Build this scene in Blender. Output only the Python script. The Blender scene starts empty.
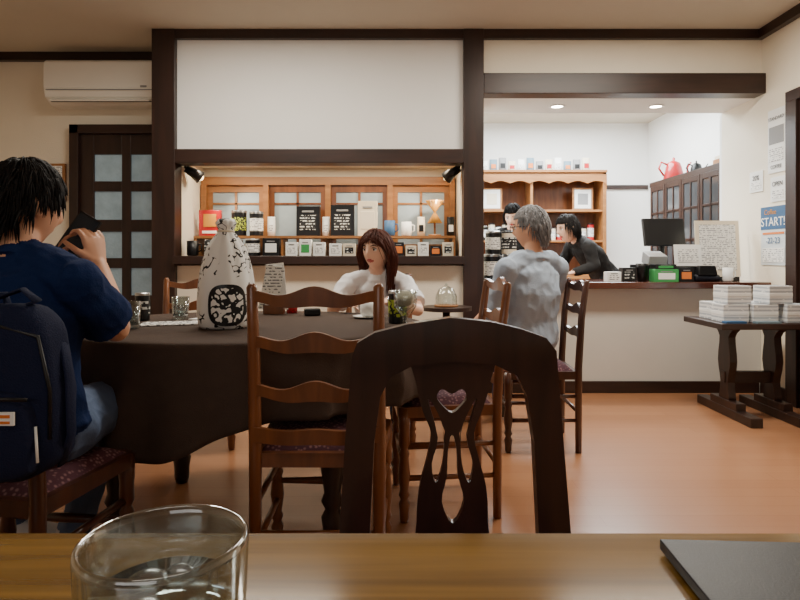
import bpy, bmesh, math, random
from mathutils import Vector, Matrix, noise
from mathutils.bvhtree import BVHTree
random.seed(7)
V=Vector
def lin(c):
    o=[]
    for x in c[:3]:
        x=x/255.0
        o.append(x/12.92 if x<=0.04045 else ((x+0.055)/1.055)**2.4)
    return (o[0],o[1],o[2],1)
MATS={}
def nt(name):
    m=bpy.data.materials.new(name); m.use_nodes=True
    t=m.node_tree; b=t.nodes['Principled BSDF']; return m,t,b
def mat(name,col,rough=.5,metal=0,var=.12,nscale=6,bump=0,bscale=60,trans=0,emit=0,coat=0,alpha=1,ior=1.45,spec=.5):
    if name in MATS: return MATS[name]
    m,t,b=nt(name)
    c=lin(col)
    N=t.nodes; L=t.links
    tc=N.new('ShaderNodeTexCoord')
    if var>0:
        n=N.new('ShaderNodeTexNoise'); n.inputs['Scale'].default_value=nscale; n.inputs['Detail'].default_value=4
        L.new(tc.outputs['Object'],n.inputs['Vector'])
        mx=N.new('ShaderNodeMix'); mx.data_type='RGBA'
        mx.inputs[6].default_value=tuple(x*(1-var) for x in c[:3])+(1,)
        mx.inputs[7].default_value=tuple(min(1,x*(1+var)) for x in c[:3])+(1,)
        L.new(n.outputs['Fac'],mx.inputs[0]); L.new(mx.outputs[2],b.inputs['Base Color'])
    else: b.inputs['Base Color'].default_value=c
    b.inputs['Roughness'].default_value=rough; b.inputs['Metallic'].default_value=metal
    b.inputs['IOR'].default_value=ior; b.inputs['Specular IOR Level'].default_value=spec
    if trans: b.inputs['Transmission Weight'].default_value=trans
    if coat: b.inputs['Coat Weight'].default_value=coat; b.inputs['Coat Roughness'].default_value=.08
    if emit:
        b.inputs['Emission Color'].default_value=c; b.inputs['Emission Strength'].default_value=emit
    if bump:
        n2=N.new('ShaderNodeTexNoise'); n2.inputs['Scale'].default_value=bscale
        L.new(tc.outputs['Object'],n2.inputs['Vector'])
        bp=N.new('ShaderNodeBump'); bp.inputs['Strength'].default_value=bump; bp.inputs['Distance'].default_value=.01
        L.new(n2.outputs['Fac'],bp.inputs['Height']); L.new(bp.outputs['Normal'],b.inputs['Normal'])
    MATS[name]=m; return m
def wood(name,c1,c2,rough=.35,stretch=(2,30,30),coat=0,scale=1.0,cr=.1):
    if name in MATS: return MATS[name]
    m,t,b=nt(name); N=t.nodes; L=t.links
    tc=N.new('ShaderNodeTexCoord'); mp=N.new('ShaderNodeMapping'); mp.inputs['Scale'].default_value=stretch
    L.new(tc.outputs['Object'],mp.inputs['Vector'])
    n=N.new('ShaderNodeTexNoise'); n.inputs['Scale'].default_value=scale; n.inputs['Detail'].default_value=6; n.inputs['Distortion'].default_value=.6
    L.new(mp.outputs[0],n.inputs['Vector'])
    r=N.new('ShaderNodeValToRGB'); r.color_ramp.elements[0].position=.3; r.color_ramp.elements[1].position=.72
    r.color_ramp.elements[0].color=lin(c1); r.color_ramp.elements[1].color=lin(c2)
    L.new(n.outputs['Fac'],r.inputs[0]); L.new(r.outputs[0],b.inputs['Base Color'])
    b.inputs['Roughness'].default_value=rough
    if coat: b.inputs['Coat Weight'].default_value=coat; b.inputs['Coat Roughness'].default_value=cr
    MATS[name]=m; return m
def squiggle(name,bg,fg,scale=14,width=.03,rough=.7,mask=0):
    m,t,b=nt(name); N=t.nodes; L=t.links
    tc=N.new('ShaderNodeTexCoord'); n=N.new('ShaderNodeTexNoise'); n.inputs['Scale'].default_value=scale; n.inputs['Detail'].default_value=1
    L.new(tc.outputs['Object'],n.inputs['Vector'])
    s=N.new('ShaderNodeMath'); s.operation='SUBTRACT'; s.inputs[1].default_value=.5; L.new(n.outputs['Fac'],s.inputs[0])
    a=N.new('ShaderNodeMath'); a.operation='ABSOLUTE'; L.new(s.outputs[0],a.inputs[0])
    g=N.new('ShaderNodeMath'); g.operation='LESS_THAN'; g.inputs[1].default_value=width; L.new(a.outputs[0],g.inputs[0])
    fac=g.outputs[0]
    if mask:
        n2=N.new('ShaderNodeTexNoise'); n2.inputs['Scale'].default_value=mask; L.new(tc.outputs['Object'],n2.inputs['Vector'])
        g2=N.new('ShaderNodeMath'); g2.operation='GREATER_THAN'; g2.inputs[1].default_value=.49; L.new(n2.outputs['Fac'],g2.inputs[0])
        mm=N.new('ShaderNodeMath'); mm.operation='MULTIPLY'; L.new(fac,mm.inputs[0]); L.new(g2.outputs[0],mm.inputs[1]); fac=mm.outputs[0]
    mx=N.new('ShaderNodeMix'); mx.data_type='RGBA'; mx.inputs[6].default_value=lin(bg); mx.inputs[7].default_value=lin(fg)
    L.new(fac,mx.inputs[0]); L.new(mx.outputs[2],b.inputs['Base Color']); b.inputs['Roughness'].default_value=rough
    MATS[name]=m; return m
def textmat(name,bg,fg,freq=60,dens=.5,ns=90,rough=.7):
    m,t,b=nt(name); N=t.nodes; L=t.links
    tc=N.new('ShaderNodeTexCoord'); sx=N.new('ShaderNodeSeparateXYZ'); L.new(tc.outputs['Object'],sx.inputs[0])
    mu=N.new('ShaderNodeMath'); mu.operation='MULTIPLY'; mu.inputs[1].default_value=freq; L.new(sx.outputs[2],mu.inputs[0])
    fr=N.new('ShaderNodeMath'); fr.operation='FRACT'; L.new(mu.outputs[0],fr.inputs[0])
    lt=N.new('ShaderNodeMath'); lt.operation='LESS_THAN'; lt.inputs[1].default_value=.45; L.new(fr.outputs[0],lt.inputs[0])
    mp=N.new('ShaderNodeMapping'); mp.inputs['Scale'].default_value=(ns,ns,freq*.8); L.new(tc.outputs['Object'],mp.inputs['Vector'])
    n=N.new('ShaderNodeTexNoise'); n.inputs['Scale'].default_value=1; L.new(mp.outputs[0],n.inputs['Vector'])
    g=N.new('ShaderNodeMath'); g.operation='LESS_THAN'; g.inputs[1].default_value=dens; L.new(n.outputs['Fac'],g.inputs[0])
    mm=N.new('ShaderNodeMath'); mm.operation='MULTIPLY'; L.new(lt.outputs[0],mm.inputs[0]); L.new(g.outputs[0],mm.inputs[1])
    mx=N.new('ShaderNodeMix'); mx.data_type='RGBA'; mx.inputs[6].default_value=lin(bg); mx.inputs[7].default_value=lin(fg)
    L.new(mm.outputs[0],mx.inputs[0]); L.new(mx.outputs[2],b.inputs['Base Color']); b.inputs['Roughness'].default_value=rough
    MATS[name]=m; return m
def cushion_mat():
    m,t,b=nt('cushion_fabric'); N=t.nodes; L=t.links
    tc=N.new('ShaderNodeTexCoord'); v=N.new('ShaderNodeTexVoronoi'); v.inputs['Scale'].default_value=80
    L.new(tc.outputs['Object'],v.inputs['Vector'])
    r=N.new('ShaderNodeValToRGB'); r.color_ramp.elements[0].color=lin((150,110,112)); r.color_ramp.elements[1].color=lin((84,46,58)); r.color_ramp.elements[0].position=.15; r.color_ramp.elements[1].position=.45
    L.new(v.outputs['Distance'],r.inputs[0]); L.new(r.outputs[0],b.inputs['Base Color']); b.inputs['Roughness'].default_value=.9
    MATS['cushion']=m; return m
def floor_mat():
    m,t,b=nt('floor_boards'); N=t.nodes; L=t.links
    tc=N.new('ShaderNodeTexCoord')
    br=N.new('ShaderNodeTexBrick'); br.inputs['Scale'].default_value=1; br.inputs['Brick Width'].default_value=1.8; br.inputs['Row Height'].default_value=.09
    br.inputs['Mortar Size'].default_value=.0008; br.inputs['Color1'].default_value=lin((168,118,84)); br.inputs['Color2'].default_value=lin((163,113,80)); br.inputs['Mortar'].default_value=lin((146,98,68))
    L.new(tc.outputs['Object'],br.inputs['Vector'])
    mp2=N.new('ShaderNodeMapping'); mp2.inputs['Scale'].default_value=(1.5,25,1); L.new(tc.outputs['Object'],mp2.inputs['Vector'])
    n=N.new('ShaderNodeTexNoise'); n.inputs['Scale'].default_value=2; n.inputs['Detail'].default_value=5; L.new(mp2.outputs[0],n.inputs['Vector'])
    mx=N.new('ShaderNodeMix'); mx.data_type='RGBA'; mx.blend_type='MULTIPLY'; mx.inputs[0].default_value=.25
    L.new(br.outputs['Color'],mx.inputs[6])
    cr=N.new('ShaderNodeValToRGB'); cr.color_ramp.elements[0].color=(.6,.6,.6,1); cr.color_ramp.elements[1].color=(1,1,1,1); L.new(n.outputs['Fac'],cr.inputs[0]); L.new(cr.outputs[0],mx.inputs[7])
    L.new(mx.outputs[2],b.inputs['Base Color']); b.inputs['Roughness'].default_value=.27
    return m
def thinglass(name,tint,base=.05,rough=.03,k=.75):
    m,t,b=nt(name); N=t.nodes; L=t.links; N.remove(b)
    o=[x for x in N if x.type=='OUTPUT_MATERIAL'][0]
    tr=N.new('ShaderNodeBsdfTransparent'); tr.inputs[0].default_value=lin(tint)
    gl=N.new('ShaderNodeBsdfGlossy'); gl.inputs['Roughness'].default_value=rough
    lw=N.new('ShaderNodeLayerWeight'); lw.inputs['Blend'].default_value=.3
    ma=N.new('ShaderNodeMath'); ma.operation='MULTIPLY_ADD'; ma.inputs[1].default_value=k; ma.inputs[2].default_value=base; ma.use_clamp=True; L.new(lw.outputs['Facing'],ma.inputs[0])
    mx=N.new('ShaderNodeMixShader'); L.new(ma.outputs[0],mx.inputs[0]); L.new(tr.outputs[0],mx.inputs[1]); L.new(gl.outputs[0],mx.inputs[2]); L.new(mx.outputs[0],o.inputs[0])
    MATS[name]=m; return m
# ---- materials
wall=mat('wall_plaster',(238,228,208),.9,var=.03,bump=.15,bscale=120)
wallw=mat('wall_white',(240,239,235),.9,var=.02)
ceilm=mat('ceiling_paint',(206,198,182),.95,var=.03)
dark=wood('dark_timber',(34,20,15),(54,32,24),.4,(20,20,2))
darkh=wood('dark_timber_h',(34,20,15),(54,32,24),.4,(2,20,20))
esp=wood('espresso_wood',(38,22,17),(62,36,28),.28,(25,25,3),coat=.3)
ladw=wood('ladder_wood',(92,52,28),(134,80,44),.3,(18,18,3),coat=.3)
darkch=wood('dark_chair_wood',(56,30,20),(84,46,30),.3,(18,18,3),coat=.3)
honey=wood('honey_wood',(132,86,46),(170,116,66),.4,(2,20,20))
toporg=wood('table_top_wood',(92,64,24),(166,126,58),.14,(1.2,34,10),coat=1,cr=.05)
counterw=wood('counter_wood',(66,32,24),(92,50,36),.2,(2,20,10),coat=.5)
cush=cushion_mat()
cloth=mat('brown_tablecloth',(72,58,50),.85,var=.15,nscale=25,bump=.35,bscale=350,spec=.25)
skin=mat('skin',(222,168,136),.5,var=.05)
skin2=mat('skin_pale',(238,194,168),.5,var=.05)
lip=mat('lip',(190,90,85),.4,var=0)
eyew=mat('eye_white',(240,238,235),.2,var=0)
eyed=mat('eye_iris',(28,18,14),.15,var=0)
blackhair=mat('black_hair',(20,17,17),.6,var=.3,nscale=30,spec=.25)
brownhair=mat('brown_hair',(78,38,27),.5,var=.3,nscale=30,spec=.3)
greyhair=mat('grey_hair',(140,140,142),.65,var=.35,nscale=40,spec=.2)
navy=mat('navy_tshirt',(20,38,80),.9,var=.12,bump=.2,bscale=200,spec=.2)
navyb=mat('navy_canvas',(26,32,58),.85,var=.15,bump=.3,bscale=300,spec=.2)
jeans=mat('denim',(80,98,130),.85,var=.2,nscale=30,bump=.2,bscale=300)
djeans=mat('dark_denim',(34,42,66),.85,var=.2,nscale=30)
shirtg=mat('grey_blue_shirt',(164,178,196),.85,var=.08,nscale=60,bump=.2,bscale=200)
whitet=mat('white_blouse',(236,236,238),.8,var=.03)
blackc=mat('black_cloth',(24,24,26),.85,var=.15)
white=mat('white_paper',(240,240,236),.7,var=.02)
cream=mat('cream_card',(226,214,190),.7,var=.04)
black=mat('black_plastic',(16,16,18),.35,var=.05)
grey=mat('grey_print',(140,140,140),.7,var=.05)
red=mat('red_enamel',(180,28,34),.3,var=.05,coat=.4)
green=mat('green_label',(60,150,80),.6,var=.05)
orange=mat('orange_label',(220,120,50),.6,var=.05)
gold=mat('amber_glass',(200,140,60),.2,var=.05)
blue=mat('blue_label',(50,90,130),.6,var=.05)
tealp=mat('poster_blue_grey',(112,134,146),.7,var=.15)
palep=mat('poster_pale',(206,212,214),.7,var=.05)
metal=mat('steel',(190,190,190),.3,metal=1,var=.03)
acw=mat('ac_white',(238,234,224),.45,var=.02)
glassm=thinglass('clear_glass',(236,243,243),.10)
tglass=thinglass('tumbler_glass_mat',(232,238,238),.12,.08,.6)
water=thinglass('water_surface',(232,240,242),.12,.05)
ice=thinglass('ice',(214,222,226),.2,.25,.5)
pane=mat('frosted_pane',(160,174,182),.25,var=.35,nscale=5)
dpane=mat('dark_pane',(70,72,74),.1,var=.3,nscale=4)
pane2=mat('door_glass',(150,172,182),.1,var=.45,nscale=9,bump=.3,bscale=40,emit=.12)  # slight emission added so the door panes look brighter
leather=mat('navy_leather',(20,23,34),.42,var=.08,bump=.05,bscale=500,spec=.35)
squ=squiggle('printed_cloth',(240,239,234),(20,20,20),30,.03,mask=9)
squd=squiggle('printed_cloth_dense',(240,238,232),(16,16,16),40,.075)
prt=textmat('printed_text',(238,236,230),(120,120,122),75,.5,70)
prtb=textmat('printed_black',(22,22,24),(210,210,205),45,.5,60)
prtg=squiggle('printed_lime',(176,190,60),(20,24,20),50,.07)
wrapm=textmat('wrap_stripes',(226,226,224),(176,180,186),45,.62,30)

def polymesh(loops,depth):
    cu=bpy.data.curves.new('tmp','CURVE'); cu.dimensions='2D'; cu.fill_mode='BOTH'; cu.extrude=depth/2
    for lp in loops:
        sp=cu.splines.new('POLY'); sp.points.add(len(lp)-1)
        for i,p in enumerate(lp): sp.points[i].co=(p[0],p[1],0,1)
        sp.use_cyclic_u=True
    return evalcurve(cu)
def evalcurve(cu):
    ob=bpy.data.objects.new('tmp',cu); bpy.context.scene.collection.objects.link(ob)
    dg=bpy.context.evaluated_depsgraph_get(); dg.update()
    e=ob.evaluated_get(dg); me=e.to_mesh()
    vs=[v.co.copy() for v in me.vertices]; fs=[tuple(p.vertices) for p in me.polygons]
    e.to_mesh_clear(); bpy.data.objects.remove(ob); bpy.data.curves.remove(cu)
    return vs,fs
def catmull(pts,n=4):
    out=[]; N=len(pts)
    for i in range(N):
        p0,p1,p2,p3=[pts[(i+k-1)%N] for k in range(4)]
        for j in range(n):
            t=j/n
            out.append(tuple(.5*((2*p1[k])+(-p0[k]+p2[k])*t+(2*p0[k]-5*p1[k]+4*p2[k]-p3[k])*t*t+(-p0[k]+3*p1[k]-3*p2[k]+p3[k])*t**3) for k in range(2)))
    return out
class MB:
    def __init__(s): s.v=[];s.f=[];s.m=[];s.sm=[];s.mats=[];s.M=Matrix.Identity(4)
    def mi(s,m):
        if m not in s.mats: s.mats.append(m)
        return s.mats.index(m)
    def add(s,vs,fs,m,smooth=False,M=None):
        o=len(s.v); T=s.M@M if M is not None else s.M
        s.v+= [T@V(v) for v in vs]; k=s.mi(m)
        for f in fs: s.f.append(tuple(i+o for i in f)); s.m.append(k); s.sm.append(smooth)
    def box(s,c,d,m,rot=None,taper=1):
        x,y,z=[a/2 for a in d]
        vs=[(-x*1,-y,-z),(x,-y,-z),(x,y,-z),(-x,y,-z),(-x*taper,-y*taper,z),(x*taper,-y*taper,z),(x*taper,y*taper,z),(-x*taper,y*taper,z)]
        M=Matrix.Translation(c)
        if rot is not None: M=M@(rot if isinstance(rot,Matrix) else Matrix.Rotation(rot,4,'Z'))
        s.add(vs,[(0,3,2,1),(4,5,6,7),(0,1,5,4),(1,2,6,5),(2,3,7,6),(3,0,4,7)],m,False,M)
    def bb(s,x0,x1,y0,y1,z0,z1,m): s.box(((x0+x1)/2,(y0+y1)/2,(z0+z1)/2),(x1-x0,y1-y0,z1-z0),m)
    def tube(s,pts,rad,m,n=12,side=None,smooth=True,cap=True):
        pts=[V(p) for p in pts]
        if not isinstance(rad,(list,tuple)): rad=[rad]*len(pts)
        vs=[];fs=[];prev=None
        for i,p in enumerate(pts):
            t=(pts[min(i+1,len(pts)-1)]-pts[max(i-1,0)])
            if t.length<1e-9: t=V((0,0,1))
            t.normalize()
            if side is not None: u=V(side)-t*V(side).dot(t)
            elif prev is not None: u=prev-t*prev.dot(t)
            else:
                a=V((0,0,1)) if abs(t.z)<.9 else V((1,0,0)); u=a-t*a.dot(t)
            if u.length<1e-6: u=t.orthogonal()
            u.normalize(); prev=u; w=t.cross(u)
            r=rad[i]; a,b=(r if isinstance(r,(tuple,list)) else (r,r))
            for k in range(n):
                an=2*math.pi*k/n; vs.append(p+u*(a*math.cos(an))+w*(b*math.sin(an)))
        for i in range(len(pts)-1):
            for k in range(n):
                k2=(k+1)%n; fs.append((i*n+k,i*n+k2,(i+1)*n+k2,(i+1)*n+k))
        if cap:
            fs.append(tuple(range(n-1,-1,-1))); fs.append(tuple((len(pts)-1)*n+k for k in range(n)))
        s.add(vs,fs,m,smooth)
    def limb(s,pts,rad,m,n=14,side=None):
        pts=[V(p) for p in pts]; r0=rad[0]; r1=rad[-1]
        s.tube(pts,rad,m,n,side)
        for p,r in ((pts[0],r0),(pts[-1],r1)):
            rr=r if not isinstance(r,(tuple,list)) else min(r)
            s.ell(p,(rr*.98,)*3,m,n=10)
    def ell(s,c,r,m,rot=None,n=14):
        vs=[];fs=[];h=max(6,n*2//3)
        for i in range(1,h):
            th=math.pi*i/h
            for k in range(n):
                a=2*math.pi*k/n; vs.append((r[0]*math.sin(th)*math.cos(a),r[1]*math.sin(th)*math.sin(a),r[2]*math.cos(th)))
        vs+=[(0,0,r[2]),(0,0,-r[2])]; T=len(vs)-2
        for i in range(h-2):
            for k in range(n):
                k2=(k+1)%n; fs.append((i*n+k,(i+1)*n+k,(i+1)*n+k2,i*n+k2))
        for k in range(n):
            k2=(k+1)%n; fs.append((T,k,k2)); fs.append((T+1,(h-2)*n+k2,(h-2)*n+k))
        M=Matrix.Translation(c)
        if rot is not None: M=M@rot
        s.add(vs,fs,m,True,M)
    def lathe(s,prof,o,m,n=24,smooth=True,M=None,cap=True):
        vs=[];fs=[]
        for r,z in prof:
            for k in range(n):
                a=2*math.pi*k/n; vs.append((r*math.cos(a),r*math.sin(a),z))
        for i in range(len(prof)-1):
            for k in range(n):
                k2=(k+1)%n; fs.append((i*n+k,i*n+k2,(i+1)*n+k2,(i+1)*n+k))
        if cap:
            fs.append(tuple(range(n-1,-1,-1))); fs.append(tuple((len(prof)-1)*n+k for k in range(n)))
        T=Matrix.Translation(o)
        if M is not None: T=T@M
        s.add(vs,fs,m,smooth,T)
    def poly(s,loops,depth,m,M): 
        vs,fs=polymesh(loops,depth); s.add(vs,fs,m,False,M)
    def text(s,txt,size,m,M,ext=.0005):
        cu=bpy.data.curves.new('t','FONT'); cu.body=txt; cu.size=size; cu.extrude=ext; cu.align_x='CENTER'; cu.align_y='CENTER'
        vs,fs=evalcurve(cu); s.add(vs,fs,m,False,M)
    def mesh(s,name,org=None):
        me=bpy.data.meshes.new(name)
        if org is None: org=V((0,0,0))
        me.from_pydata([v-org for v in s.v],[],s.f)
        for m in s.mats: me.materials.append(m)
        me.polygons.foreach_set('material_index',s.m); me.polygons.foreach_set('use_smooth',s.sm)
        me.update(); return me
    def build(s,name,parent=None,bevel=0,subs=0,recalc=True):
        xs=[v.x for v in s.v]; ys=[v.y for v in s.v]; zs=[v.z for v in s.v]
        org=V(((min(xs)+max(xs))/2,(min(ys)+max(ys))/2,min(zs)))
        me=s.mesh(name,org)
        if recalc:
            bm=bmesh.new(); bm.from_mesh(me); bmesh.ops.recalc_face_normals(bm,faces=bm.faces); bm.to_mesh(me); bm.free()
        ob=bpy.data.objects.new(name,me); bpy.context.scene.collection.objects.link(ob); ob.location=org
        if parent: 
            ob.parent=parent; ob.matrix_parent_inverse=Matrix.Translation(parent.location).inverted()
        if bevel:
            b=ob.modifiers.new('bevel','BEVEL'); b.width=bevel; b.segments=2; b.limit_method='ANGLE'; b.angle_limit=math.radians(40)
        return ob
FRONT=Matrix.Rotation(math.pi/2,4,'X')
def at(x,y,z,R=FRONT): return Matrix.Translation((x,y,z))@R
RW=Matrix(((0,0,-1,0),(-1,0,0,0),(0,1,0,0),(0,0,0,1)))
def quick(name,x0,x1,y0,y1,z0,z1,m,bevel=0):
    b=MB(); b.bb(x0,x1,y0,y1,z0,z1,m); return b.build(name,bevel=bevel)
# ================= ROOM ====================
quick('floor',-3.5,3.2,-2.7,7.4,-.06,0,floor_mat())
quick('ceiling',-3.5,3.2,-2.7,7.4,2.6,2.66,ceilm)
quick('wall_left',-3.5,-3.4,-2.7,4.9,0,2.6,wall)
quick('wall_rear',-3.4,2.6,-2.7,-2.6,0,2.6,wall)
quick('wall_right',2.6,2.7,-2.7,4.85,0,2.6,wall)
quick('wall_back_left',-3.4,-1.76,4.79,4.89,0,2.6,wall)
b=MB()
b.bb(-1.6,.452,4.31,4.4,1.74,2.535,wallw); b.bb(-1.6,.452,4.31,4.4,0,.915,wall)
b.bb(-1.76,-1.6,4.4,4.98,0,2.6,wall); b.bb(.452,.596,4.4,4.98,0,2.6,wall)
b.bb(-1.6,.452,4.88,4.98,0,2.6,wall); b.bb(-1.6,.452,4.4,4.88,1.7,1.74,wall)
b.build('wall_divider')
b=MB(); b.bb(.596,2.6,4.31,4.4,2.28,2.535,wall); b.bb(.596,2.6,4.4,4.85,2.14,2.6,wallw); b.build('wall_counter_header')
b=MB()
b.bb(-1.765,-1.6,4.26,4.4,0,2.6,dark); b.build('trim_1',bevel=.004)
b=MB(); b.bb(.452,.596,4.26,4.4,0,2.6,dark); b.build('trim_2',bevel=.004)
b=MB(); b.bb(-1.6,.452,4.27,4.4,2.535,2.6,darkh); b.build('trim_3')
b=MB(); b.bb(.596,2.6,4.27,4.4,2.535,2.6,darkh); b.build('trim_4')
b=MB(); b.bb(-1.6,.452,4.26,4.4,1.645,1.745,darkh); b.build('trim_5',bevel=.004)
b=MB(); b.bb(.596,2.6,4.26,4.4,2.14,2.285,darkh); b.build('trim_6',bevel=.004)
quick('trim_7',2.555,2.6,-2.6,4.27,2.535,2.6,wood('dark_timber_y',(34,20,15),(54,32,24),.4,(20,2,20)))
quick('trim_8',-3.4,-1.765,4.74,4.79,2.535,2.6,darkh)
quick('baseboard_left',-3.4,-2.62,4.77,4.79,0,.08,darkh)
quick('baseboard_divider',-1.6,.452,4.29,4.31,0,.08,darkh)
quick('baseboard_right',2.58,2.6,4.0,4.3,0,.09,dark)
b=MB(); b.bb(-1.6,.452,4.22,4.88,.925,.985,darkh); b.build('trim_9',bevel=.004)
quick('wall_kitchen_back',.3,3.1,7.26,7.36,0,2.6,wallw)
quick('wall_kitchen_right',3.0,3.1,4.85,7.26,0,2.6,wallw)
quick('wall_kitchen_left',.3,.4,4.98,7.26,0,2.6,wallw)
quick('wall_kitchen_front',2.6,3.0,4.85,4.88,0,2.6,wallw)
quick('trim_10',2.38,2.99,7.23,7.26,1.8,1.85,darkh)
b=MB()
b.bb(-2.6,-2.53,4.71,4.789,0,2.02,dark); b.bb(-1.86,-1.79,4.71,4.789,0,2.02,dark); b.bb(-2.6,-1.79,4.71,4.789,1.95,2.02,darkh)
xs=[(-2.53,-2.42),(-2.2,-2.13),(-1.92,-1.86)]
for a,c in xs: b.bb(a,c,4.745,4.785,0,1.95,dark)
for a,c in [(0,.16),(.6,.675),(.89,.97),(1.178,1.273),(1.497,1.577),(1.79,1.95)]:
    b.bb(-2.42,-2.2,4.745,4.785,a,c,dark); b.bb(-2.13,-1.92,4.745,4.785,a,c,dark)
b.bb(-2.43,-1.91,4.76,4.77,.55,1.85,pane2); b.bb(-2.43,-1.91,4.757,4.772,.1,.62,dark)
b.ell((-2.47,4.72,.98),(.02,.03,.02),metal)
b.build('door_1',bevel=.003)
b=MB(); b.bb(2.56,2.599,3.88,3.99,0,2.0,dark); b.bb(2.56,2.599,2.9,2.99,0,2.0,dark); b.bb(2.56,2.599,2.9,3.99,2.0,2.07,dark); b.bb(2.58,2.599,2.99,3.88,0,2.0,dark)
b.build('door_2',bevel=.003)
b=MB(); 
for x0,x1 in((-2.2,-2.14),(-.83,-.77),(.54,.6)): b.bb(x0,x1,-2.6,-2.54,.85,2.15,dark)
b.bb(-2.2,.6,-2.6,-2.54,.79,.85,darkh); b.bb(-2.2,.6,-2.6,-2.54,2.15,2.21,darkh); b.bb(-2.14,.54,-2.595,-2.585,.85,2.15,pane)
b.build('window_1')
b=MB()
prof=[(0,0),(0,.33),(-.19,.33),(-.215,.31),(-.22,.12),(-.2,.05),(-.12,0)]
M=Matrix(((0,0,1,-2.295),(1,0,0,4.79),(0,1,0,2.155),(0,0,0,1)))
b.poly([prof],.84,acw,M)
b.bb(-2.7,-1.89,4.565,4.575,2.25,2.256,grey); b.box((-2.295,4.60,2.185),(.76,.06,.012),acw,Matrix.Rotation(.5,4,'X')); b.bb(-2.68,-1.91,4.6,4.62,2.17,2.176,black)
b.bb(-1.98,-1.93,4.566,4.573,2.27,2.285,grey)
b.build('air_conditioner',bevel=.008)
b=MB(); b.bb(-2.86,-2.66,4.76,4.789,1.42,1.72,honey); b.bb(-2.84,-2.68,4.755,4.765,1.44,1.7,prt); b.build('picture_frame',bevel=.003)
b=MB(); b.bb(.596,2.6,4.32,4.4,0,.755,mat('counter_panel',(206,202,194),.8,var=.03)); b.bb(.596,2.58,4.305,4.32,0,.085,darkh); b.bb(.596,2.6,4.2,4.84,.755,.8,counterw)
b.build('service_counter',bevel=.004)
b=MB(); b.bb(-1.59,.44,4.8,4.87,1.555,1.62,honey); b.bb(-1.59,.44,4.8,4.87,.987,1.03,honey)
for i in range(5):
    x=-1.57+i*.497; b.bb(x-.022,x+.022,4.79,4.87,1.03,1.555,honey)
for i in range(4):
    x0=-1.548+i*.497; x1=x0+.453
    fm=honey if i in(0,3) else ladw
    b.bb(x0,x1,4.83,4.85,1.03,1.08,fm); b.bb(x0,x1,4.83,4.85,1.5,1.555,fm); b.bb(x0,x0+.04,4.83,4.85,1.08,1.5,fm); b.bb(x1-.04,x1,4.83,4.85,1.08,1.5,fm)
    b.bb(x0+.04,x1-.04,4.842,4.848,1.08,1.5,pane)
    b.bb((x0+x1)/2-.01,(x0+x1)/2+.01,4.832,4.85,1.08,1.5,fm)
    b.bb(x0+.04,x1-.04,4.832,4.85,1.4,1.415,fm)
b.build('window_2')
b=MB(); b.bb(-1.57,.42,4.56,4.78,1.12,1.139,honey)
for x in(-1.56,-.9,-.25,.41): b.bb(x-.012,x+.012,4.57,4.77,.987,1.12,honey)
b.build('display_riser')
def pack(b,x,y,z,w,d,h,base,lab,r=0):
    M0=b.M; b.M=M0@Matrix.Translation((x,y,z))@Matrix.Rotation(r,4,'Z')
    b.box((0,0,h/2),(w,d,h),base); b.box((0,-d/2-.001,h*.45),(w*.7,.003,h*.5),lab)
    b.box((0,-d/2-.002,h*.82),(w*.5,.003,h*.06),grey if lab!=prt else black)
    b.M=M0
def can(b,x,y,z,w,h,base,lab):
    r=w/2
    b.lathe([(r*.96,0),(r,.004),(r,h*.9),(r*.96,h*.93)],(x,y,z),base,20,False)
    b.lathe([(r+.001,h*.2),(r+.001,h*.72)],(x,y,z),lab,20,True,cap=False)
    b.lathe([(r*1.02,h*.9),(r*1.02,h*.98),(r*.9,h)],(x,y,z),black if base!=black else metal,20,False)
def pouch(b,x,y,z,w,d,h,base,lab):
    b.tube([(x,y,z),(x,y,z+h*.3),(x,y,z+h*.7),(x,y,z+h*.93),(x,y,z+h)],[(w*.5,d*.5),(w*.52,d*.55),(w*.5,d*.4),(w*.49,.006),(w*.49,.004)],base,12,side=(1,0,0))
    b.box((x,y-d*.5-.002,z+h*.4),(w*.6,.006,h*.35),lab)
def one(name,fn,*a,bevel=.002):
    b=MB(); fn(b,*a); return b.build(name,bevel=bevel)
Y2=4.66; Z2=1.14
b=MB(); b.box((-1.47,Y2,Z2+.1),(.17,.04,.2),red); b.box((-1.47,Y2-.022,Z2+.12),(.1,.003,.1),gold); b.box((-1.47,Y2-.022,Z2+.03),(.12,.003,.02),white); b.build('gift_box',bevel=.002)
one('coffee_can',can,-1.25,Y2,Z2,.115,.2,black,prtg); one('coffee_can',can,-1.115,Y2,Z2,.105,.19,black,prt)
one('boxed_coffee_set',pack,-.71,Y2,Z2,.18,.06,.23,black,prtb); one('boxed_coffee_set',pack,-.445,Y2,Z2,.18,.06,.24,black,prtb)
one('gift_carton',pack,-.25,Y2,Z2,.15,.07,.27,cream,cream)
def mug(b,x,y,z,r,h,m):
    b.lathe([(r*.8,0),(r,.01),(r,h),(r-.004,h),(r-.006,.012),(.001,.01)],(x,y,z),m,20)
    b.tube([(x+r*.9,y,z+h*.8),(x+r*1.5,y,z+h*.75),(x+r*1.55,y,z+h*.4),(x+r*.9,y,z+h*.25)],.005,m,8)
one('coffee_mug',mug,-.08,Y2,Z2,.042,.12,blue,bevel=0); one('coffee_mug',mug,.05,Y2,Z2,.04,.11,white,bevel=0)
b=MB(); x=.27
b.lathe([(.05,0),(.05,.012),(.008,.014),(.008,.1)],(x,Y2,Z2),honey,16); b.lathe([(.055,.26),(.075,.275),(.01,.19),(.01,.18),(.06,.1),(.05,.1)],(x,Y2,Z2),gold,20); b.build('hourglass_dripper')
YL=4.4; ZL=.985
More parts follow.
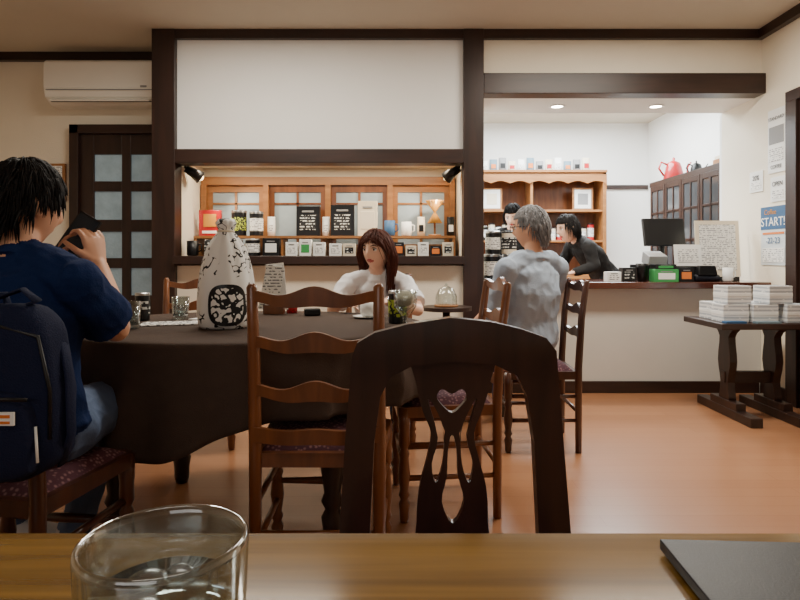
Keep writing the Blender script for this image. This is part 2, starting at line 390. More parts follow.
one('paper_cup',mug,-1.52,YL,ZL,.042,.11,black,bevel=0); one('paper_cup',mug,-1.4,YL+.02,ZL,.042,.12,prtb,bevel=0)
one('coffee_can',can,-1.21,YL,ZL,.115,.12,black,prtg); one('coffee_can',can,-1.08,YL,ZL,.105,.125,black,prt)
one('coffee_package',pack,-.94,YL,ZL,.12,.07,.13,black,white)
for i,x in enumerate((-.79,-.69,-.59)): one('drip_bag_box',pack,x,YL,ZL,.085,.07,.1+.02*(i%2),white,[prt,green,prt][i])
for i,x in enumerate((-.47,-.37,-.24)): one('drip_bag_box',pack,x,YL,ZL,.09,.07,.09,[white,cream,white][i],prtb if i==1 else prt)
for i,x in enumerate((-.1,-.01,.08,.17,.26,.35)): one('drip_bag_box',pack,x,YL,ZL,.078,.06,.1 if i%2 else .075,[white,black,cream][i%3],[prt,orange,prtb][i%3])
for i,x in enumerate((-.575,-1.0,.165,.395)): one('coffee_pouch',pouch,x,Y2+.01,Z2,.06,.05,.15,[white,white,cream,black][i],[prt,prt,black,white][i],bevel=0)
for x,s in((-1.53,1),(.385,-1)):
    b=MB(); b.tube([(x-s*.06,4.42,1.69),(x-s*.05,4.42,1.63)],.01,black,8); b.tube([(x-s*.05,4.42,1.63),(x+s*.0,4.45,1.6),(x+s*.04,4.48,1.57)],[.028,.036,.05],black,16)
    b.ell((x+s*.035,4.475,1.575),(.03,.03,.03),mat('bulb_warm',(255,225,170),.5,var=0,emit=6)); b.build('clip_spotlight')
# ============ kitchen ==============
b=MB()
b.bb(.6,2.37,6.88,6.92,1.9,1.978,honey); b.bb(.6,2.37,6.85,7.22,1.95,1.978,honey)
lp=[(-.885,.14),(-.885,0)]+[(-.885+1.77*i/48, .035+.03*abs(math.sin(i*math.pi/6))) for i in range(1,48)]+[(.885,0),(.885,.14)]
b.poly([lp],.02,honey,at(1.485,6.88,1.79))
b.bb(.6,.64,6.88,7.22,0,1.95,honey); b.bb(2.33,2.37,6.88,7.22,0,1.95,honey); b.bb(1.5,1.53,6.9,7.22,0,1.95,honey)
for z in(.75,1.15,1.5): b.bb(.64,2.33,6.9,7.2,z,z+.025,honey)
b.bb(.64,2.33,7.2,7.22,0,1.95,ladw); b.bb(.64,2.33,6.9,6.92,0,.75,honey)
hutch=b.build('wooden_hutch',bevel=.003)
for i in range(12):
    x=.98+i*.108; one('coffee_pouch',pouch,x,7.0,1.98,.09,.05,.12+.02*(i%3),[white,tealp,grey,cream][i%4],[prt,orange,black,red][i%4],bevel=0)
def frame(b,x,y,z,w,h,m,pic):
    b.box((x,y,z+h/2),(w,.02,h),m); b.box((x,y-.008,z+h/2),(w*.8,.01,h*.84),white); b.box((x,y-.012,z+h/2),(w*.5,.006,h*.5),pic)
one('framed_certificate',frame,1.07,7.0,1.526,.24,.26,honey,cream); one('framed_certificate',frame,2.13,7.0,1.526,.24,.26,honey,grey)
for i in range(9):
    x=.75+.08*i+(0.12 if i>7 else 0)
    if i%2: one('coffee_can',can,x,7.02,1.176,.07,.17,[black,red,white][i%3],prt)
    else: one('storage_jar',can,x,7.02,1.176,.075,.2,[cream,black][i%2],prt)
for i in range(8): one('storage_jar',can,1.6+.09*i,7.02,1.176,.075,.15+.05*(i%2),[white,black,cream,red][i%4],prt)
b=MB(); X=2.64
b.bb(X,2.98,4.92,6.35,1.71,1.76,dark); b.bb(X+.02,2.98,4.94,6.33,0,.05,dark); b.bb(2.95,2.98,4.94,6.33,0,1.71,dark); b.bb(X+.02,2.95,4.94,4.97,0,1.71,dark); b.bb(X+.02,2.95,6.3,6.33,0,1.71,dark)
for z in(.8,1.1,1.4): b.bb(X+.03,2.95,4.97,6.3,z,z+.02,dark)
for i in range(4):
    y0=4.94+i*.35; y1=y0+.34
    for a,c in((0,.04),(.3,.34)): b.bb(X,X+.02,y0+a,y0+c,.05,1.71,dark)
    for a,c in((.05,.1),(.75,.82),(1.13,1.15),(1.42,1.44),(1.66,1.71)): b.bb(X,X+.02,y0+.04,y0+.3,a,c,dark)
    b.bb(X,X+.02,y0+.16,y0+.18,.82,1.66,dark)
    b.bb(X+.008,X+.012,y0+.04,y0+.3,.82,1.66,dpane); b.bb(X+.005,X+.015,y0+.04,y0+.3,.1,.75,dark)
b.build('glass_cabinet',bevel=.002)
def kettle(b,x,y,z,m,s=1):
    b.lathe([(.075*s,0),(.08*s,.01*s),(.06*s,.1*s),(.05*s,.13*s),(.045*s,.135*s),(.02*s,.15*s),(.008*s,.155*s),(.012*s,.17*s),(.003*s,.18*s)],(x,y,z),m,24)
    b.tube([(x+.07*s,y,z+.03*s),(x+.11*s,y,z+.04*s),(x+.11*s,y,z+.1*s),(x+.14*s,y,z+.14*s)],[.014*s,.01*s,.008*s,.006*s],m,10)
    b.tube([(x-.05*s,y,z+.12*s),(x-.1*s,y,z+.14*s),(x-.12*s,y,z+.09*s),(x-.08*s,y,z+.03*s)],.008*s,m,10)
one('gooseneck_kettle',kettle,2.76,6.05,1.76,red,1.25,bevel=0); one('gooseneck_kettle',kettle,2.84,5.75,1.76,black,.8,bevel=0)
b=MB(); b.bb(2.72,2.85,5.1,5.22,1.76,1.82,honey); b.bb(2.73,2.84,5.11,5.21,1.82,1.85,cream); b.build('wooden_box',bevel=.003)
ZC=.8
one('coffee_can',can,.68,4.45,ZC+.0,.12,.2,black,prt); one('coffee_can',can,.82,4.45,ZC,.12,.2,black,prt); one('coffee_can',can,.69,4.46,ZC+.2,.11,.17,black,prt); one('coffee_can',can,.81,4.46,ZC+.2,.11,.17,cream,prtb)
one('drip_bag_box',pack,1.54,4.35,ZC,.1,.08,.07,white,prt); one('drip_bag_box',pack,1.66,4.38,ZC,.1,.08,.1,black,prtb)
b=MB(); b.lathe([(.035,0),(.04,.1),(.045,.13),(.04,.13),(.035,.01),(.001,.01)],(1.76,4.36,ZC),black,20); b.build('pen_cup')
one('snack_box',pack,1.89,4.3,ZC,.17,.1,.09,green,white); one('snack_box',pack,1.89,4.31,ZC+.09,.15,.09,.035,black,green)
one('drip_bag_box',pack,2.04,4.32,ZC,.1,.1,.1,black,orange); 
b=MB(); b.tube([(2.12,4.33,ZC+.025),(2.3,4.33,ZC+.025)],.025,leather,12); b.box((2.21,4.33,ZC+.08),(.14,.06,.07),black,taper=.8); b.build('card_terminal',bevel=.004)
one('paper_cup',mug,2.36,4.32,ZC,.035,.1,white,bevel=0)
b=MB(); b.box((2.02,4.66,ZC+.06),(.36,.3,.12),black); b.tube([(2.05,4.7,ZC+.12),(2.05,4.7,ZC+.3)],.025,black,10)
b.box((2.05,4.67,ZC+.37),(.32,.03,.22),black,Matrix.Rotation(-.25,4,'X')); b.box((1.95,4.6,ZC+.16),(.14,.14,.09),grey,Matrix.Rotation(.3,4,'X')); b.build('cash_register',bevel=.006)
b=MB(); b.box((2.12,4.42,ZC+.19),(.2,.004,.16),white,Matrix.Rotation(-.15,4,'X')); b.box((2.12,4.415,ZC+.19),(.15,.004,.1),prt,Matrix.Rotation(-.15,4,'X')); b.box((2.12,4.44,ZC+.055),(.16,.05,.11),black); b.build('counter_sign')
b=MB(); b.box((2.37,4.48,ZC+.24),(.33,.006,.42),cream,Matrix.Rotation(-.08,4,'X')); b.box((2.37,4.474,ZC+.25),(.27,.004,.34),prt,Matrix.Rotation(-.08,4,'X')); b.box((2.37,4.49,ZC+.015),(.3,.08,.03),black); b.build('menu_board')
for x in(1.21,1.97):
    b=MB(); b.lathe([(.055,0),(.06,-.006),(.045,-.008),(.045,0)],(x,4.62,2.14),white,24); b.lathe([(.043,-.003),(.001,-.003)],(x,4.62,2.14),mat('lamp_glow',(255,240,215),.5,var=0,emit=40),24); b.build('recessed_downlight')
def wposter(name,y0,y1,z0,z1,base,items):
    b=MB(); b.bb(2.594,2.599,y0,y1,z0,z1,base)
    for it in items:
        if it[0]=='t': b.text(it[1],it[2],it[3],Matrix.Translation((2.5905,it[4],it[5]))@RW)
        else: b.bb(2.5915,2.5945,it[1],it[2],it[3],it[4],it[5])
    b.build(name)
wposter('wall_poster',4.04,4.23,1.56,2.0,white,[('b',4.055,4.215,1.76,1.88,grey),('t','STANDARD',.033,black,4.135,1.935),('b',4.06,4.21,1.64,1.73,prt),('t','COFFEE',.035,black,4.135,1.6)])
wposter('wall_poster',4.03,4.31,.92,1.33,palep,[('b',4.03,4.31,1.17,1.33,blue),('t','START!',.085,white,4.17,1.22),('t','Coffee',.05,gold,4.2,1.29),('b',4.05,4.29,1.135,1.15,orange),('t','-22-23',.06,blue,4.17,1.09),('b',4.05,4.29,.94,1.04,prt)])
wposter('wall_notice',4.29,4.45,1.45,1.6,white,[('t','20%',.05,black,4.37,1.55),('b',4.31,4.43,1.47,1.52,prt)])
wposter('wall_notice',4.04,4.2,1.36,1.53,white,[('t','OPEN',.045,black,4.12,1.48),('b',4.06,4.18,1.38,1.44,prt)])
b=MB()
def trestle(b,x):
    b.box((x,3.72,.028),(.07,.62,.055),dark); b.box((x,3.72,.075),(.06,.3,.05),dark)
    loops=[catmull([(-.055,0),(-.04,.12),(-.07,.25),(-.05,.4),(-.1,.46),(.1,.46),(.05,.4),(.07,.25),(.04,.12),(.055,0)],3)]
    b.poly(loops,.045,dark,Matrix(((0,0,1,x),(1,0,0,3.72),(0,1,0,.085),(0,0,0,1))))
trestle(b,2.03); trestle(b,2.31); b.bb(2.0,2.34,3.7,3.74,.2,.27,darkh); b.bb(1.88,2.54,3.5,3.98,.55,.585,darkh)
b.build('trestle_table',bevel=.004)
k=0
for x,y,z in((2.0,3.64,.586),(2.17,3.63,.586),(2.36,3.62,.586),(2.02,3.65,.696),(2.26,3.64,.696),(2.02,3.82,.586),(2.3,3.82,.586)):
    b=MB(); b.box((x,y,z+.054),(.15,.14,.106),wrapm,.03*k); b.box((x,y-.0,z+.054),(.152,.142,.018),white,.03*k); b.box((x,y,z+.1075),(.11,.1,.001),grey,.03*k); b.build('gift_wrapped_box',bevel=.004); k+=1
b=MB(); b.box((1.97,3.535,.592),(.12,.05,.012),blue); b.box((2.16,3.53,.591),(.14,.05,.01),tealp); b.build('leaflet_stack')
b=MB(); b.lathe([(.17,.62),(.17,.645)],(.31,4.02,0),dark,32,False); b.tube([(.31,4.02,0.02),(.31,4.02,.62)],.025,dark); b.lathe([(.13,0),(.12,.02),(.03,.04)],(.31,4.02,0),dark,24); b.build('side_table')
b=MB(); b.lathe([(.08,0),(.08,.012)],(.31,4.02,.646),honey,24); b.lathe([(.072,.012),(.072,.07),(.05,.115),(.02,.135),(.001,.137)],(.31,4.02,.646),glassm,24,cap=False); b.ell((.31,4.02,.79),(.01,.01,.01),glassm); b.build('glass_cloche')
# ============ chairs =============
def turned(b,x,y,z0,z1,r,m):
    h=z1-z0
    pr=[(.6,0),(.75,.03),(.8,.1),(.95,.16),(.6,.2),(.95,.24),(.7,.28),(1.05,.42),(.75,.56),(.95,.6),(.6,.64),(.95,.68),(.9,.8),(1,.85),(1,1)]
    b.lathe([(r*a,z0+h*t) for a,t in pr],(x,y,0),m,14)
def ladder_chair(name,x,y,yaw,m,w=.38,seat=.44,top=.9,rails=(.86,.735,.6,.48),d=.37):
    b=MB(); b.M=Matrix.Translation((x,y,0))@Matrix.Rotation(yaw,4,'Z')
    hw=w/2-.017; yb=-d/2
    for s in(-1,1):
        b.tube([(s*hw,yb,0),(s*hw,yb-.0,seat),(s*hw,yb-.015,seat+.25),(s*hw,yb-.04,top-.01),(s*hw,yb-.042,top)],[.016,.0185,.0175,.015,.008],m,12)
        turned(b,s*(hw+.01),d/2-.02,0,seat-.02,.022,m)
    for z in rails:
        N=28; vs=[];fs=[]; rake=-.015-.025*max(0,(z-seat-.2)/.25) if z>seat else 0
        for i in range(N+1):
            u=-1+2*i/N; xx=u*hw; yy=yb+rake-.022*(1-u*u)
            c=.009*math.cos(2*math.pi*u); hh=.019+.006*math.cos(math.pi*u)
            if z<seat+.05: hh=.02; c*=.3
            for zz in(z+c+hh,z+c*.5-hh):
                for dy in(-.008,.008): vs.append((xx,yy+dy,zz))
        for i in range(N):
            a=i*4; e=a+4
            fs+=[(a,a+1,e+1,e),(a+2,e+2,e+3,a+3),(a,e,e+2,a+2),(a+1,a+3,e+3,e+1)]
        fs+=[(0,2,3,1),(N*4,N*4+1,N*4+3,N*4+2)]
        b.add(vs,fs,m,False)
    fw=w/2+.012
    loop=[(-w/2+.01,yb+.0),(w/2-.01,yb+.0),(fw,d/2-.02),(fw-.03,d/2+.005),(-fw+.03,d/2+.005),(-fw,d/2-.02)]
    b.poly([loop],.04,m,Matrix.Translation((0,0,seat-.035)))
    N=14; vs=[];fs=[]
    for j in range(N+1):
        for i in range(N+1):
            u=-1+2*i/N; v=-1+2*j/N; ww=(w/2-.03)+(v+1)*.012
            e=(1-abs(u)**6)*(1-abs(v)**6)
            vs.append((u*ww,v*(d/2-.022)+.0,seat-.015+.028*e**.5))
    for j in range(N):
        for i in range(N):
            a=j*(N+1)+i; fs.append((a,a+1,a+N+2,a+N+1))
    b.add(vs,fs,cush,True)
    for z in(.16,.28):
        for s in(-1,1): b.tube([(s*hw,yb,z),(s*(hw+.008),d/2-.02,z)],[.009,.011],m,10)
    b.tube([(-hw,d/2-.02,.22),(0,d/2-.02,.22),(hw,d/2-.02,.22)],[.009,.014,.009],m,10); b.tube([(-hw,yb,.2),(hw,yb,.2)],.01,m,10)
    return b.build(name)
ladder_chair('ladder_back_chair',-.231,1.86,0,ladw)
ladder_chair('ladder_back_chair',.165,2.4,math.pi/2+.08,ladw,top=.88)
ladder_chair('ladder_back_chair',.71,3.17,math.pi/2-.03,darkch,seat=.42,top=.86,rails=(.82,.7,.58))
ladder_chair('ladder_back_chair',-.12,3.24,math.pi,ladw,seat=.42,top=.88)
ladder_chair('ladder_back_chair',-1.07,3.15,math.pi+.25,ladw,top=.86,rails=(.82,.7,.57))
ladder_chair('ladder_back_chair',-.98,1.57,-.1,darkch,seat=.43,top=.84,rails=(.79,.68,.56))
b=MB(); k=.001833
def q(px,py): return ((px-455)*k,.97-(py-258)*k)
outer=[(328,787),(340,540),(346,440),(353,355),(358,342),(375,332),(410,323),(450,317),(490,321),(520,328),(545,337),(555,350),(562,440),(570,540),(582,787),(552,787),(538,540),(533,440),(526,395),(516,374),(495,364),(455,360),(412,365),(391,376),(381,395),(375,440),(370,540),(356,787)]
b.poly([[q(*p) for p in outer]],.03,esp,at(.1,1.1,0))
spl=catmull([q(*p) for p in[(416,350),(417,385),(423,410),(431,432),(427,458),(420,485),(417,520),(418,600),(488,600),(488,520),(486,485),(479,458),(474,432),(482,410),(489,385),(490,350)]],4)
h1=catmull([q(*p) for p in[(452,412),(442,404),(437,396),(442,388),(452,393),(462,388),(467,396),(462,404)]],3)
h2=catmull([q(*p) for p in[(428,398),(438,412),(444,432),(443,462),(436,482),(432,462),(438,436)]],3)
h3=catmull([q(*p) for p in[(477,398),(468,412),(461,432),(462,462),(469,482),(473,462),(467,436)]],3)
h4=catmull([q(*p) for p in[(452,432),(457,450),(458,475),(464,500),(453,522),(442,500),(447,475),(448,450)]],3)
b.poly([spl,h1,h2,h3,h4],.016,esp,at(.1,1.1,0))
b.box((.1,.9,.40),(.42,.4,.045),esp); b.box((.1,.89,.428),(.38,.36,.025),cush); b.box((.1,1.1,.40),(.4,.028,.05),esp)
for s in(-1,1): b.box((.1+s*.19,.71,.19),(.036,.036,.38),esp); b.box((.1+s*.19,.9,.2),(.02,.38,.03),esp)
b.build('splat_back_chair',bevel=.004)
# ============ round table ===========
TX,TY,TA,TB=-.585,2.3,.69,.55
b=MB()
b.lathe([(.5,.675),(.52,.69),(.52,.705),(.5,.708)],(0,0,0),dark,48,False,M=Matrix.Translation((TX,TY,0))@Matrix.Diagonal((1.26,1.02,1,1)))
for sx in(-1,1):
    for sy in(-1,1): turned(b,TX+sx*.36,TY+sy*.3,0,.675,.04,dark)
b.bb(TX-.36,TX+.36,TY-.31,TY-.28,.58,.67,dark); b.bb(TX-.36,TX+.36,TY+.28,TY+.31,.58,.67,dark)
b.build('dining_table')
b=MB(); N=320; vs=[];fs=[]; rings=[(0.02,0),(.2,0),(.4,0),(.55,0),(.7,0),(.8,0),(.9,0),(.975,0.0),(.995,.004),(1.0,.015)]+[(1.0,.03+.97*i/16) for i in range(17)]
def ad(a,c): return math.atan2(math.sin(a-c),math.cos(a-c))
for (r,dn) in rings:
    for kk in range(N):
        th=2*math.pi*kk/N
        hem=.49-.13*math.exp(-(ad(th,math.radians(-104))/.33)**2)-.05*math.exp(-(ad(th,math.radians(20))/.4)**2)+.08*math.exp(-(ad(th,math.radians(-165))/.5)**2)
        if r<1 or dn==0: z=.72-dn; k2=0
        else:
            z=.72-.015-(dn-.015)*(.705-hem) if dn>.02 else .705; k2=dn
        ph=th*9+1.1*math.sin(th*3+.7)+.8*dn
        ridge=(1-abs(math.sin(ph)))**1.6
        fold=(.034*ridge+.010*math.sin(23*th+2.3)+.012*noise.noise(V((th*4,dn*2,3))))*k2*1.3+.02*k2
        rr=r+(fold/.6)
        x=TX+TA*rr*math.cos(th); y=TY+TB*rr*math.sin(th)
        vs.append((x,y,z))
for i in range(len(rings)-1):
    for kk in range(N):
        k3=(kk+1)%N; fs.append((i*N+kk,i*N+k3,(i+1)*N+k3,(i+1)*N+kk))
fs.append(tuple(range(N-1,-1,-1)))
b.add(vs,fs,cloth,True); tc=b.build('tablecloth')
sm=tc.modifiers.new('s','SOLIDIFY'); sm.thickness=.003; sm.offset=-1
ZT=.7215
b=MB(); x,y=-.63,2.17
pr=[(.088,0),(.098,.01),(.102,.05),(.101,.10),(.097,.15),(.09,.2),(.079,.245),(.066,.285),(.048,.315),(.031,.338),(.024,.347),(.03,.36),(.036,.375),(.026,.39),(.01,.383)]
vs=[];fs=[];n=72
for r,z in pr:
    for kk in range(n):
        a=2*math.pi*kk/n; f=z/.38; rr=r*(1+.16*(abs(math.sin(4*a+.5))-.6)*f+.03*math.sin(5*a)); vs.append((x+rr*math.cos(a),y+rr*math.sin(a),ZT+z))
for i in range(len(pr)-1):
    for kk in range(n): fs.append((i*n+kk,i*n+(kk+1)%n,(i+1)*n+(kk+1)%n,(i+1)*n+kk))
fs.append(tuple(range(n))); fs.append(tuple((len(pr)-1)*n+kk for kk in range(n)))
b.add(vs,fs,squ,True)
ang0=math.atan2(-y,-x)
for (f0,f1,m) in ((0,.84,squd),(.84,1.0,black)):
    vs=[];fs=[];NN=36
    for j,f in enumerate([f0,(f0+f1)/2,f1]):
        for kk in range(NN):
            a=2*math.pi*kk/NN; hx=f*.068*math.copysign(abs(math.cos(a))**.7,math.cos(a)); hz=.085+f*.072*math.copysign(abs(math.sin(a))**.7,math.sin(a))
            rz=.108 if hz<.09 else .108-(hz-.09)*.06
            t=ang0+.05+hx/rz; vs.append((x+rz*math.cos(t),y+rz*math.sin(t),ZT+hz))
    for j in range(2):
        for kk in range(NN): fs.append((j*NN+kk,j*NN+(kk+1)%NN,(j+1)*NN+(kk+1)%NN,(j+1)*NN+kk))
    b.add(vs,fs,m,True)
b.tube([(x+.029*math.cos(t),y+.029*math.sin(t),ZT+.345) for t in[i*math.pi/6 for i in range(13)]],.004,cream,8)
b.build('cloth_wrapped_bottle')
def tumbler(b,x,y,z,r,h,ws=.6):
    b.lathe([(r*.82,0),(r*.85,.004),(r,h),(r-.0025,h),(r*.82-.002,.012),(.001,.011)],(x,y,z),glassm,28)
    rw=r*.82-.003; b.lathe([(rw,.0125),(rw+(r-.0025-rw)*ws*.9,h*ws)],(x,y,z),water,28)
one('water_glass',tumbler,-.90,2.46,ZT,.036,.09,bevel=0); one('water_glass',tumbler,-.955,2.13,ZT,.034,.095,bevel=0); one('water_glass',tumbler,-.02,2.5,ZT,.034,.085,bevel=0)
b=MB(); can(b,-1.03,2.4,ZT,.055,.11,black,prtb); b.build('spice_canister')
b=MB(); can(b,-.01,2.3,ZT,.068,.125,black,prtg); b.build('sugar_canister')
b=MB(); b.lathe([(.024,0),(.026,.04),(.012,.055),(.014,.075),(.008,.08)],(-.49,2.72,ZT),red,16); b.build('sauce_bottle')
b=MB(); b.box((-.57,2.66,ZT+.115),(.08,.004,.2),prt,Matrix.Rotation(.2,4,'Y')); b.box((-.55,2.68,ZT+.12),(.08,.004,.21),white,Matrix.Rotation(-.1,4,'Y')); b.box((-.56,2.67,ZT+.02),(.09,.04,.04),ladw); b.build('menu_stand')
b=MB(); b.box((-.86,2.27,ZT+.002),(.22,.13,.003),prt,.3); b.box((-.74,2.44,ZT+.003),(.18,.14,.003),white,-.3); b.build('paper_placemat')
b=MB(); b.lathe([(.03,0),(.01,.01),(.01,.03),(.04,.07),(.045,.13),(.04,.13),(.03,.07),(.001,.05)],(.02,2.2,ZT),glassm,24); b.ell((.02,2.2,ZT+.1),(.034,.034,.03),cream); b.build('dessert_glass')
one('coffee_cup',mug,-.13,2.5,ZT+.008,.036,.055,white,bevel=0)
b=MB(); b.lathe([(.03,0),(.065,.006),(.067,.008),(.03,.004)],(-.13,2.5,ZT),white,28); b.build('saucer')
b=MB(); b.box((-.38,2.6,ZT+.015),(.07,.05,.03),black,.2); b.build('coin_purse',bevel=.006)
# ============ foreground table =============
b=MB(); b.bb(-1.3,1.3,-.25,.507,.705,.74,toporg)
for sx in(-1,1):
    for yy in(-.18,.42): b.box((sx*1.2,yy,.352),(.06,.06,.705),dark)
b.bb(-1.2,1.2,.40,.43,.62,.705,dark); b.build('wooden_table',bevel=.006)
b=MB(); x,y=-.103,.262; r=.036; h=.108
pr=[(r*.72,0),(r*.74,.004),(r*.9,.05),(r*.97,.08),(r,h-.004),(r-.0003,h-.001),(r-.0014,h),(r-.0028,h-.001),(r-.0034,h-.005),(r*.97-.0036,.08),(r*.9-.004,.05),(r*.72-.004,.012),(.001,.011)]
b.lathe(pr,(x,y,.7405),tglass,64)
b.lathe([(r*.72-.0042,.0125),(r*.9-.0042,.05),(r*.97-.0038,.084),(.001,.084)],(x,y,.7405),water,48)
b.build('tumbler_glass')
b=MB()
for i,(dx,dy,s) in enumerate(((.013,.004,.012),(-.012,.01,.011),(-.004,-.014,.012),(.016,-.014,.008),(0,.018,.009))):
    b.ell((x+dx,y+dy,.7405+.078+.002*(i%2)),(s,s*.95,s*.6),ice,Matrix.Rotation(.3*i,4,'X'),16)
b.build('ice_cubes')
b=MB(); b.M=Matrix.Translation((.34,.386,.744))@Matrix.Rotation(-.05,4,'Z')
b.box((0,0,0),(.28,.15,.002),leather); b.box((0,0,.003),(.274,.144,.003),white); b.box((0,0,.006),(.28,.15,.002),leather); b.box((-.14,0,.003),(.003,.15,.008),leather)
b.build('menu_folder',bevel=.0008)
# ================= PEOPLE ==================
def head_geo(b,C,R,s,m):
    n,h=44,36; vs=[];fs=[]
    def pt(th,a):
        dx,dy,dz=math.sin(th)*math.cos(a),math.sin(th)*math.sin(a),math.cos(th)
        x=.074*dx;y=.094*dy;z=.115*dz
        if z<0:
            k=-z/.115; x*=1-.25*k**1.5
            y*= (1-.1*k) if dy>0 else (1-.4*k)
        if dy>0:
            y+=.022*math.exp(-(x/.012)**2-((z+.024)/.018)**2)+.009*math.exp(-(x/.010)**2-((z-.002)/.02)**2)
            for sx in(-1,1): y-=.009*math.exp(-((x-sx*.031)/.015)**2-((z-.004)/.012)**2)
            y+=.006*math.exp(-(x/.022)**2-((z+.058)/.009)**2)+.009*math.exp(-(x/.022)**2-((z+.096)/.016)**2)+.004*math.exp(-(x/.05)**2-((z-.028)/.01)**2)
        return V((x,y,z))*s
    for i in range(1,h):
        for k in range(n): vs.append(pt(math.pi*i/h,2*math.pi*k/n))
    vs+=[pt(0,0),pt(math.pi,0)]; T=len(vs)-2
    for i in range(h-2):
        for k in range(n):
            k2=(k+1)%n; fs.append((i*n+k,(i+1)*n+k,(i+1)*n+k2,i*n+k2))
    for k in range(n):
        k2=(k+1)%n; fs.append((T,k,k2)); fs.append((T+1,(h-2)*n+k2,(h-2)*n+k))
    M=Matrix.Translation(C)@R
    b.add(vs,fs,m,True,M)
    for sx in(-1,1):
        b.ell(M@V((sx*.077*s,-.008*s,-.008*s)),(.010*s,.019*s,.031*s),m,R@Matrix.Rotation(sx*.35,4,'Z'),12)
def basis(fwd,up=(0,0,1)):
    f=V(fwd).normalized(); u=V(up); u=(u-f*u.dot(f)).normalized(); r=f.cross(u)
    return Matrix(((r.x,f.x,u.x,0),(r.y,f.y,u.y,0),(r.z,f.z,u.z,0),(0,0,0,1)))
def hand(b,w,d,n,s,m,curl=.5,sc=1,thumb_close=.3):
    w=V(w);d=V(d).normalized();n=V(n);n=(n-d*n.dot(d)).normalized();s=V(s);s=(s-d*s.dot(d)-n*s.dot(n)).normalized()
    b.tube([w-d*.01,w+d*.03*sc,w+d*.07*sc,w+d*.09*sc],[(.026*sc,.018*sc),(.034*sc,.016*sc),(.041*sc,.014*sc),(.038*sc,.011*sc)],m,14,side=s)
    for off,L,e in((.032,.07,0),(.0107,.08,.0),(-.0107,.074,.0),(-.031,.058,.0)):
        p=w+d*.07*sc+s*off*sc; dd=d+s*off*1.5; dd.normalize(); pts=[p,p+dd*.022*sc]; ang=0; p=pts[-1]
        for fr,c in((.45,.7),(.3,1.0),(.25,.7)):
            ang+=curl*c; v=dd*math.cos(ang)+n*math.sin(ang); p=p+v*L*fr*sc; pts.append(p)
        b.limb(pts,[.009*sc,.009*sc,.0085*sc,.008*sc,.0068*sc],m,10)
    p=w+d*.02*sc+s*.022*sc; v=(d*.65+s*.75+n*.25).normalized(); p1=p+v*.045*sc; v2=(d*.9+s*.25+n*thumb_close*1.6).normalized(); p2=p1+v2*.032*sc; p3=p2+(v2+n*.3*thumb_close-s*.2).normalized()*.026*sc
    b.limb([p,p1,p2,p3],[.014*sc,.011*sc,.0098*sc,.008*sc],m,10)
